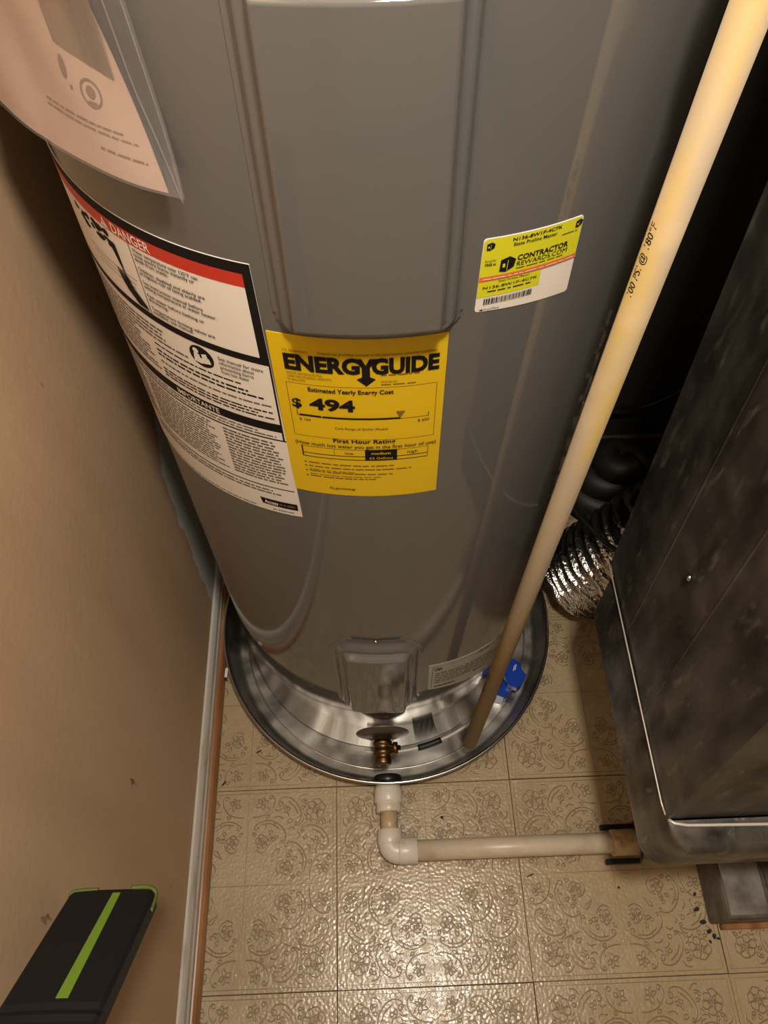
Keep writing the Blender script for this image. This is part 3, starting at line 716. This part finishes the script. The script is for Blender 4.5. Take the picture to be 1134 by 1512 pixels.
obj('elbow', mb, 'pvc', dp)
obj('pipe', MB().tube([(DX + .030, DY, DZ), (.30, DY, DZ), (.585, DY - .001, DZ - .004)], .0164, 32), 'pvc_pipe', dp)
obj('coupling', MB().lathe([(.0164, -.001), (.0195, 0), (.0205, .001), (.0205, .043), (.0164, .045)], (.456, DY - .0005, DZ - .002), (1, 0, -.012), 32), 'pvc_tan', dp)
def dr_fn(th, z, lv):
    q = radians(z * 1000); r_ = .0166
    return (DX + .03 + th / 1000 - dp.location.x, DY + r_ * cos(q) - dp.location.y, DZ + r_ * sin(q) - (th / 1000) * .008)
D = Decal(dr_fn)
D.text('red', '67 1111', (143, .078), (175, .078), .022, 1); D.text('red', '67 1187', (196, .076), (226, .076), .024, 1)
rnd = random.Random(5)
for x0, x1, qa in ((276, 296, 84), (308, 330, 82)):
    x = x0
    while x < x1: wd = rnd.uniform(1.2, 3.5); D.quad('red', x, x + wd, (qa - 3) / 1000, (qa + 4) / 1000, 1, 1); x += wd + rnd.uniform(.8, 2)
finish(D, dp, {'red': ('lettering', 'red_ink')})
ps = thing('pipe_strap', 'black plastic strap under the drain pipe coupling beside the duct', 'strap', (.472, DY, 0))
obj('strap_foot', MB().box(.447, .505, DY + .0225, DY + .031, .0005, .010, 0, .001), 'black', ps); obj('strap_foot', MB().box(.447, .505, DY - .031, DY - .0225, .0005, .010, 0, .001), 'black', ps)
mb = MB(); mb.tube([(.4985, DY + .029 * cos(a), max(.004, DZ - .002 + .0245 * sin(a))) for a in [pi * i / 12 for i in range(13)]], .0025, 6); obj('strap_band', mb, 'black', ps)

# ------------------------------------------------------------------ leak sensor cord lying in the pan
cd = thing('sensor_cord', 'thin white cord with a black sleeve lying round the heater base in the pan', 'cord', (.15, .368, .004))
def cordpt(th, r=.2635): a = radians(th); return (HX + r * sin(a), HY - r * cos(a), .0068 + (.0 if th > -6 else 0))
obj('cord', MB().tube([cordpt(-9 + i * 1.5, .2628 + .0035 * max(0, (i - 20) / 24)) for i in range(46)], .0028, 8), 'pvc', cd)
obj('sleeve', MB().tube([cordpt(12 + i * 1.2, .2632) for i in range(9)], .0056, 12), 'hose_black', cd)

# ------------------------------------------------------------------ blue leak alarm in the pan
bl = thing('leak_alarm', 'bright blue plastic leak alarm in the pan behind the discharge pipe', 'alarm', (.322, .480, .0035))
poly = [(.3125, .4560), (.3280, .4480), (.3365, .4520), (.3480, .4720), (.3400, .4835), (.3400, .4960), (.3245, .5050), (.3150, .4900), (.3085, .4760)]
obj('body', MB().prism(poly, .046, .066, 0, .0015), 'blue', bl)
obj('stem', MB().prism([(.2940, .4430), (.3060, .4380), (.3270, .4600), (.3180, .4720), (.3090, .4700)], .0045, .0455, 0, .001), 'blue', bl)
mb = MB()
for k in range(2):
    x, y = .3245 + k * .0032, .4800 + k * .0015; mb.add([(x, y, .0663), (x + .0012, y - .0006, .0663), (x + .0052, y + .0100, .0663), (x + .0040, y + .0106, .0663)], [(0, 1, 2, 3)])
obj('white_mark', mb, 'lab_white', bl)
obj('clear_tab', MB().prism([(.3230, .4370), (.3300, .4340), (.3370, .4480), (.3300, .4520)], .0045, .040, 0, .0008), 'film', bl)

# ------------------------------------------------------------------ furnace duct on the right
DXL = .3915
du = thing('sheet_metal_duct', 'large dark dirty sheet metal duct on the right with a flanged base', 'duct', (.70, .30, .39))
sk = rrect(DXL, 1.00, .1130, .456, .03, 8, (.03, .03, .018, .030))
mb = MB(); n = len(sk)
def inset(poly, d):
    out = []
    for i in range(len(poly)):
        a, b, c = poly[i - 1], poly[i], poly[(i + 1) % len(poly)]
        t = Vector((c[0] - a[0], c[1] - a[1])).normalized(); out.append((b[0] - t.y * d, b[1] + t.x * d))
    return out
rings = [(inset(sk, .012), .388), (inset(sk, .004), .3895), (inset(sk, .0008), .394), (sk, .402), (sk, .482), (inset(sk, .001), .492)]
pl = rrect(DXL + .004, .985, .146, .466, .008, 8)
rings += [([(max(p[0], DXL + .002), max(p[1], .122)) for p in inset(sk, .004)], .501), (pl, .5055)]
vs = [(p[0], p[1], z) for r_, z in rings for p in r_]; fs = []
for k in range(len(rings) - 1):
    for i in range(n): j = (i + 1) % n; fs.append((k * n + i, k * n + j, (k + 1) * n + j, (k + 1) * n + i))
fs.append(tuple(reversed(range(n)))); mb.add(vs, fs, 0, True)
obj('base_skirt', mb, 'duct', du)
SH = .080; ZB, ZT = .505, 1.60
def shy(y, z): return y + SH * (z - ZB)
# left face with a shallow dent, other faces plain
mb = MB()
def lf(a, b):
    y = lerp(.148, .466, a); z = lerp(ZB, ZT, b); yy = shy(y, z)
    d = hypot((y - .2426) / .020, (z - .614) / .030); x = DXL + .004 - .0075 * math.exp(-d * d * 1.6) + .0012 * noise.noise(Vector((0, y * 9, z * 5)))
    return (x, yy, z)
mb.grid(lf, [i / 60 for i in range(61)], [i / 70 for i in range(71)], flip=True)
P = lambda x, y, z: (x, shy(y, z), z)
mb.grid(lambda a, b: P(lerp(DXL + .004, .985, a), .148, lerp(ZB, ZT, b)), [i / 10 for i in range(11)], [0, .5, 1])
mb.grid(lambda a, b: P(lerp(DXL + .004, .985, a), .466, lerp(ZB, ZT, b)), [i / 10 for i in range(11)], [0, .5, 1], flip=True)
mb.grid(lambda a, b: P(.985, lerp(.148, .466, a), lerp(ZB, ZT, b)), [0, .5, 1], [0, .5, 1])
mb.grid(lambda a, b: P(lerp(DXL + .004, .985, a), lerp(.148, .466, b), ZT), [0, .5, 1], [0, .5, 1])
plen = obj('plenum', mb, 'duct', du)
for y0 in (.3645, .2645):
    mb = MB(); pts = [P(DXL + .0042, y0, lerp(ZB + .002, ZT - .01, i / 10)) for i in range(11)]
    mb.tube(pts, .0013, 6); obj('seam_rib', mb, 'duct', plen)
mb = MB().lathe([(.0038, 0), (.0038, .002), (.002, .0035), (0, .0036)], (DXL + .003, shy(.3139, .728), .728), (-1, 0, 0), 12); obj('screw', mb, 'chrome', plen)
mb = MB()
lip = [(DXL + .0005, .470), (DXL + .001, .33), (DXL + .0015, .165), (DXL + .003, .152)]
mb.tube([(x, y, .5075) for x, y in lip], .0010, 6)
obj('flange_lip', mb, 'duct_lip', du)
mb = MB(); mb.tube([(DXL + .006, .147, .5065), (DXL + .011, .143, .507), (DXL + .025, .1405, .507), (.55, .137, .5075), (.96, .136, .5075)], .0019, 6); obj('flange_lip', mb, 'duct_lip', du)
# pedestal
pd = thing('duct_pedestal', 'low dark metal pedestal on the floor below the sheet metal duct', 'pedestal', (.8, .32, 0))
obj('platform', MB().box(.5965, 1.06, .0680, .56, 0.0006, .083, 0, .003), 'base', pd)
obj('top_plate', MB().box(.602, .662, .0740, .545, .0832, .0865, 0, .0012), 'base_light', pd)
obj('top_plate', MB().box(.6680, 1.05, .0900, .545, .0832, .0875, 0, .0012), 'base', pd)
obj('front_lip', MB().box(.612, 1.055, .0590, .0678, .0006, .016, 0, .0012), 'wood', pd)
obj('support_block', MB().box(.70, .96, .20, .42, .0878, .3875, 0, .003), 'base', pd)

# ------------------------------------------------------------------ foil hose and black cables in the dark gap behind
path = spline([(.468, .665, .060), (.500, .667, .105), (.545, .672, .16), (.61, .685, .235), (.70, .71, .33), (.80, .75, .42)], 34)
hz = MB(); rr = []
for i in range(len(path)):
    ph = (i % 9) / 9; rr.append(.083 + (.0055 if ph < .34 else -.0025))
hz.tube(path, rr, 40)
for i, v in enumerate(hz.v):
    nv = Vector(v); q = .0035 * noise.noise(nv * 45) + .0025 * noise.noise(nv * 90); hz.v[i] = (v[0] + q, v[1] + q, max(.004, v[2] + q))
tag(obj('foil_hose', hz, 'foil', loc=(.6, .75, 0)), 'crinkled silver foil flexible hose behind the sheet metal duct', 'hose')
c1 = MB().tube(spline([(.36, .93, .006), (.38, .86, .14), (.41, .76, .24), (.445, .665, .27), (.49, .60, .28), (.58, .56, .29), (.70, .55, .30)], 10), .0042, 8)
tag(obj('black_cable', c1, 'black', loc=(.36, .93, 0)), 'thick black cable crossing in front of the foil hose', 'cable')
coil = [(.585 + max(.030, .088 - .036 * max(0, k - 20) / 24) * cos(2 * pi * k / 24), .880 + max(.026, .070 - .030 * max(0, k - 20) / 24) * sin(2 * pi * k / 24), .040 + .0016 * k) for k in range(70)]
tag(obj('gap_filler_coil', MB().tube(coil, .032, 20), 'hose_black', loc=(.575, .862, 0)), 'added dark coil filling the shaded gap behind the foil hose', 'hose')  # coil added to cover the lit floor and keep the gap dark
c2 = MB().tube(spline([(.36, .975, .006), (.40, .955, .20), (.50, .93, .26), (.62, .965, .20), (.70, .975, .24)], 10), .004, 8)
tag(obj('black_cable', c2, 'black', loc=(.42, .975, 0)), 'looped black cable on the floor by the back wall', 'cable')

# ------------------------------------------------------------------ instruction sheet in a clear sleeve hung on the heater
po = thing('document_pouch', 'printed instruction sheet in a clear plastic sleeve hanging on the heater', 'document', tuple(hw(-40, 1.12, R + .01)))
def prad(th, z):
    t = max(0, (z - 1.12) / .1); x = -th
    r = .2675 + (.0085 * ((x - 49) / 13) ** 1.15 if x > 49 else 0)
    return r - .0085 * (1 - (1 - min(t, 1)) ** 2) + .0006 * sin(z * 60 + th * .3)
def pfn(off):
    return lambda th, z: tuple(hw(th, z, prad(th, z) + off) - Vector(po.location))
def pth_r(z): return -26.2 - 6.3 * max(0, min(.12, z - 1.121)) / .1
def psheet(name, m, fth0, fth1, z0, z1, off, nu=30, nv=20, thick=.0004):
    mb = MB(); f0, f1 = pfn(off), pfn(off - thick)
    g = lambda f: (lambda a, b: f(lerp(fth0(lerp(z0(a), z1, b)), fth1(lerp(z0(a), z1, b)), a), lerp(z0(a), z1, b)))
    us = [i / nu for i in range(nu + 1)]; vv = [i / nv for i in range(nv + 1)]
    mb.grid(g(f0), us, vv); mb.grid(g(f1), us, vv, flip=True)
    return obj(name, mb, m, po, local=True)
zb = lambda a: 1.1215 - .006 * (1 - a) + .014 * max(0, .45 - a)
psheet('sheet', 'paper', lambda z: -72, pth_r, zb, 1.40, .0012)
psheet('backing_card', 'card', lambda z: -60, lambda z: pth_r(z) + min(5.2, 46 * max(0, z - 1.126)), lambda a: 1.124, 1.40, .0002)
sleeve = psheet('sleeve', 'film', lambda z: -72.5, lambda z: -23.7 - 25. * max(0, min(.12, z - 1.119)), lambda a: zb(a) - .0002, 1.41, .0030, 34, 24, .0002)
mb = MB()
for dth, w_ in ((-.1, .0005), (-2.6, .0006)):
    pts = [Vector(pfn(.0045)(-23.8 - 25. * max(0, min(.12, z - 1.119)) + dth * min(1, (z - 1.119) / .06), z)) for z in [1.120 + .27 * i / 20 for i in range(21)]]
    mb.tube(pts, w_, 5)
obj('sleeve_edge', mb, 'film', sleeve, local=True)
D = Decal(lambda th, z, lv: tuple(Vector(pfn(.0014 + .0002 * lv)(th, z))))
for k in range(8):
    D.poly4('photo', [(lerp(-40.2, -31.2, k / 8), lerp(1.1865, 1.1770, k / 8)), (lerp(-40.2, -31.2, (k + 1) / 8), lerp(1.1865, 1.1770, (k + 1) / 8)), (lerp(-40.4, -32.6, (k + 1) / 8), 1.34), (lerp(-40.4, -32.6, k / 8), 1.34)], 1, 2)
# round seal, oval mark, captions
for q in range(28):
    a0, a1 = 2 * pi * q / 28, 2 * pi * (q + 1) / 28
    D.poly4('ink', [(-35.6 + 1.75 * cos(a0), 1.1655 + .0078 * sin(a0)), (-35.6 + 1.75 * cos(a1), 1.1655 + .0078 * sin(a1)), (-35.6 + 1.45 * cos(a1), 1.1655 + .0064 * sin(a1)), (-35.6 + 1.45 * cos(a0), 1.1655 + .0064 * sin(a0))], 1, 1)
D.disc('ink', -35.6, 1.1662, .75, .0034); D.poly4('ink', [(-36.3, 1.160), (-34.9, 1.160), (-34.9, 1.1612), (-36.3, 1.1612)], 1, 1)
D.disc('ink', -39.7, 1.1745, .55, .0062); D.disc('ink', -39.0, 1.1645, .25, .0012)
D.words('ink', -46, -29.5, 1.1500, 1.1430, 2, .8, 81, thick=.28); D.words('ink', -36, -28.5, 1.1380, 1.1330, 1, 1, 82, thick=.25)
finish(D, po, {'photo': ('printed_photo', 'photo'), 'ink': ('print', 'yel_ink2')})
M['yel_ink2'] = mat('faded_print', (.22, .14, .095), .6)
flush_texts()

# ------------------------------------------------------------------ black tool with lime stripe, lower left corner
tl = thing('cordless_tool', 'black plastic tool with a lime green stripe leaning by the tan wall', 'tool', (-.175, -.28, 0))
far = Vector((-.1815, .094, .573)); near = Vector((-.1835, -.0005, .683)); ax = (near - far).normalized(); wx = Vector((1, 0, 0)); wx = (wx - ax * wx.dot(ax)).normalized(); nn = wx.cross(ax)
if nn.z < 0: nn = -nn
Wd, Th, Ln = .0425, .024, .36
def tp(a, l, h): return far + wx * a + ax * l + nn * h
mb = MB(); sec = [(-Wd, -.004), (-Wd + .003, -.001), (-.014, 0), (.014, 0), (Wd - .003, -.001), (Wd, -.004), (Wd, -Th + .006), (Wd - .008, -Th), (-Wd + .008, -Th), (-Wd, -Th + .006)]
ls = [0, .003, .05, .10, .14, .1405, .146, .1465, .152, .1525, .158, .1585, .2, Ln]; n = len(sec); vs = []
for i, l in enumerate(ls):
    k = .94 if i == 0 else 1.; drop = .0018 if i in (6, 7, 10, 11) else 0
    for a, h in sec: vs.append(tp(a * k, l, (h - drop if h > -.01 else h * k)))
fs = [(k * n + i, k * n + (i + 1) % n, (k + 1) * n + (i + 1) % n, (k + 1) * n + i) for k in range(len(ls) - 1) for i in range(n)]
fs += [tuple(range(n))[::-1], tuple((len(ls) - 1) * n + i for i in range(n))]; mb.add(vs, fs)
body = obj('body', mb, 'rubber', tl)
def slab(a0, a1, b0, b1, l0, l1, h0, h1):
    m = MB(); v = [tp(a, l, h) for h in (h0, h1) for (a, l) in ((a0, l0), (a1, l0), (b1, l1), (b0, l1))]
    return m.add(v, [(0, 3, 2, 1), (4, 5, 6, 7), (0, 1, 5, 4), (1, 2, 6, 5), (2, 3, 7, 6), (3, 0, 4, 7)])
obj('lime_stripe', slab(.002, .0095, .0015, .0115, .006, .1365, -.001, .0009), 'lime', body)
obj('lime_bumper', MB().tube(spline([tp(-.0418, .003, -.005), tp(-.0395, -.0005, -.002), tp(-.030, -.0015, -.001), tp(-.015, -.0018, -.001)], 6), .0021, 10), 'lime_dark', body)
obj('lime_bumper', MB().tube(spline([tp(.0420, .020, -.010), tp(.0420, .004, -.006), tp(.0395, -.001, -.002), tp(.030, -.003, -.0005), tp(.017, -.0022, -.0005)], 6), .0024, 10), 'lime_dark', body)
bot = tp(0, Ln - .03, -Th)
obj('pole', MB().tube([tp(0, Ln - .02, -Th + .004), (bot.x + .003, bot.y - .05, bot.z - .2), (-.175, -.28, .012)], .014, 16), 'rubber', tl)
obj('foot', MB().lathe([(.060, 0.0008), (.060, .010), (.05, .014), (.016, .016), (0, .016)], (-.160, -.28, 0), (0, 0, 1), 28), 'rubber', tl)

# ------------------------------------------------------------------ ceiling lamp holder above the bulb
lp = thing('lamp_holder', 'white porcelain lamp holder hanging on a cord from the closet ceiling', 'lamp', (LAMP[0], LAMP[1], LAMP[2] + .06))
obj('ceiling_rose', MB().lathe([(.055, ZC - .0005), (.055, ZC - .012), (.02, ZC - .03), (0, ZC - .03)], (LAMP[0], LAMP[1], 0), (0, 0, 1), 32), 'bulb', lp)
obj('cord', MB().tube([(LAMP[0], LAMP[1], ZC - .028), (LAMP[0], LAMP[1], LAMP[2] + .12)], .003, 8), 'black', lp)
obj('socket', MB().lathe([(.004, .125), (.016, .118), (.020, .10), (.020, .066), (0, .064)], LAMP, (0, 0, 1), 24), 'bulb', lp)

# ------------------------------------------------------------------ bits of debris
tag(obj('paint_chip', MB().prism([(-.1975, .4900), (-.1925, .4890), (-.1915, .5060), (-.1965, .5070)], .0640, .0685, 0, .0006), 'lab_white', loc=(-.1945, .498, .064)), 'small white plastic chip on the left rim of the pan', 'chip')
def crumb(x, y, L_, W_, a, label, cat='debris', m='debris', group=None):
    pts = []
    for i in range(7):
        q = 2 * pi * i / 7; rx = L_ * cos(q) * random.uniform(.7, 1.1); ry = W_ * sin(q) * random.uniform(.7, 1.1); pts.append((x + rx * cos(a) - ry * sin(a), y + rx * sin(a) + ry * cos(a)))
    o = obj('debris_crumb', MB().prism(pts, .0007, .0028, 0, .0003), m, loc=(x, y, .0007)); tag(o, label, cat, group)
crumb(-.1985, .318, .007, .0014, .9, 'dark sliver of debris beside the wooden moulding')
crumb(-.140, .371, .006, .0013, .5, 'dark sliver of debris left of the pan on the tiles')
crumb(.1815, .2465, .0035, .0025, 0, 'tiny black crumb on the tile right of the drain elbow')
crumb(.320, .150, .008, .0012, .3, 'dark scrap on the tile seam below the drain pipe')
crumb(.3135, .300, .0075, .004, .1, 'rusty brown spot of debris right of the pan front', m='pvc_tan')
crumb(.370, .468, .010, .0009, .6, 'thin twig of debris on the tile between pan and duct')
for i, (x, y, a, b) in enumerate([(.588, .072, .006, .004), (.594, .058, .005, .0035), (.6005, .0515, .005, .003), (.592, .044, .003, .002), (.606, .048, .003, .002), (.582, .090, .005, .003), (.584, .112, .004, .0025)]):
    crumb(x, y, a, b, i * .7, ('largest black crumb touching the pedestal corner', 'black crumb just in front of the pedestal corner', 'black crumb on the tile seam in front of the pedestal', 'small crumb farthest in front of the pedestal corner', 'small crumb on the right of the tile seam by the pedestal', 'black crumb along the left side of the pedestal', 'small crumb at the pedestal side under the duct edge')[i], group='crumbs by the pedestal corner')
crumb(.4625, .1265, .0022, .0022, 0, 'round dark speck on the tile left of the pedestal')
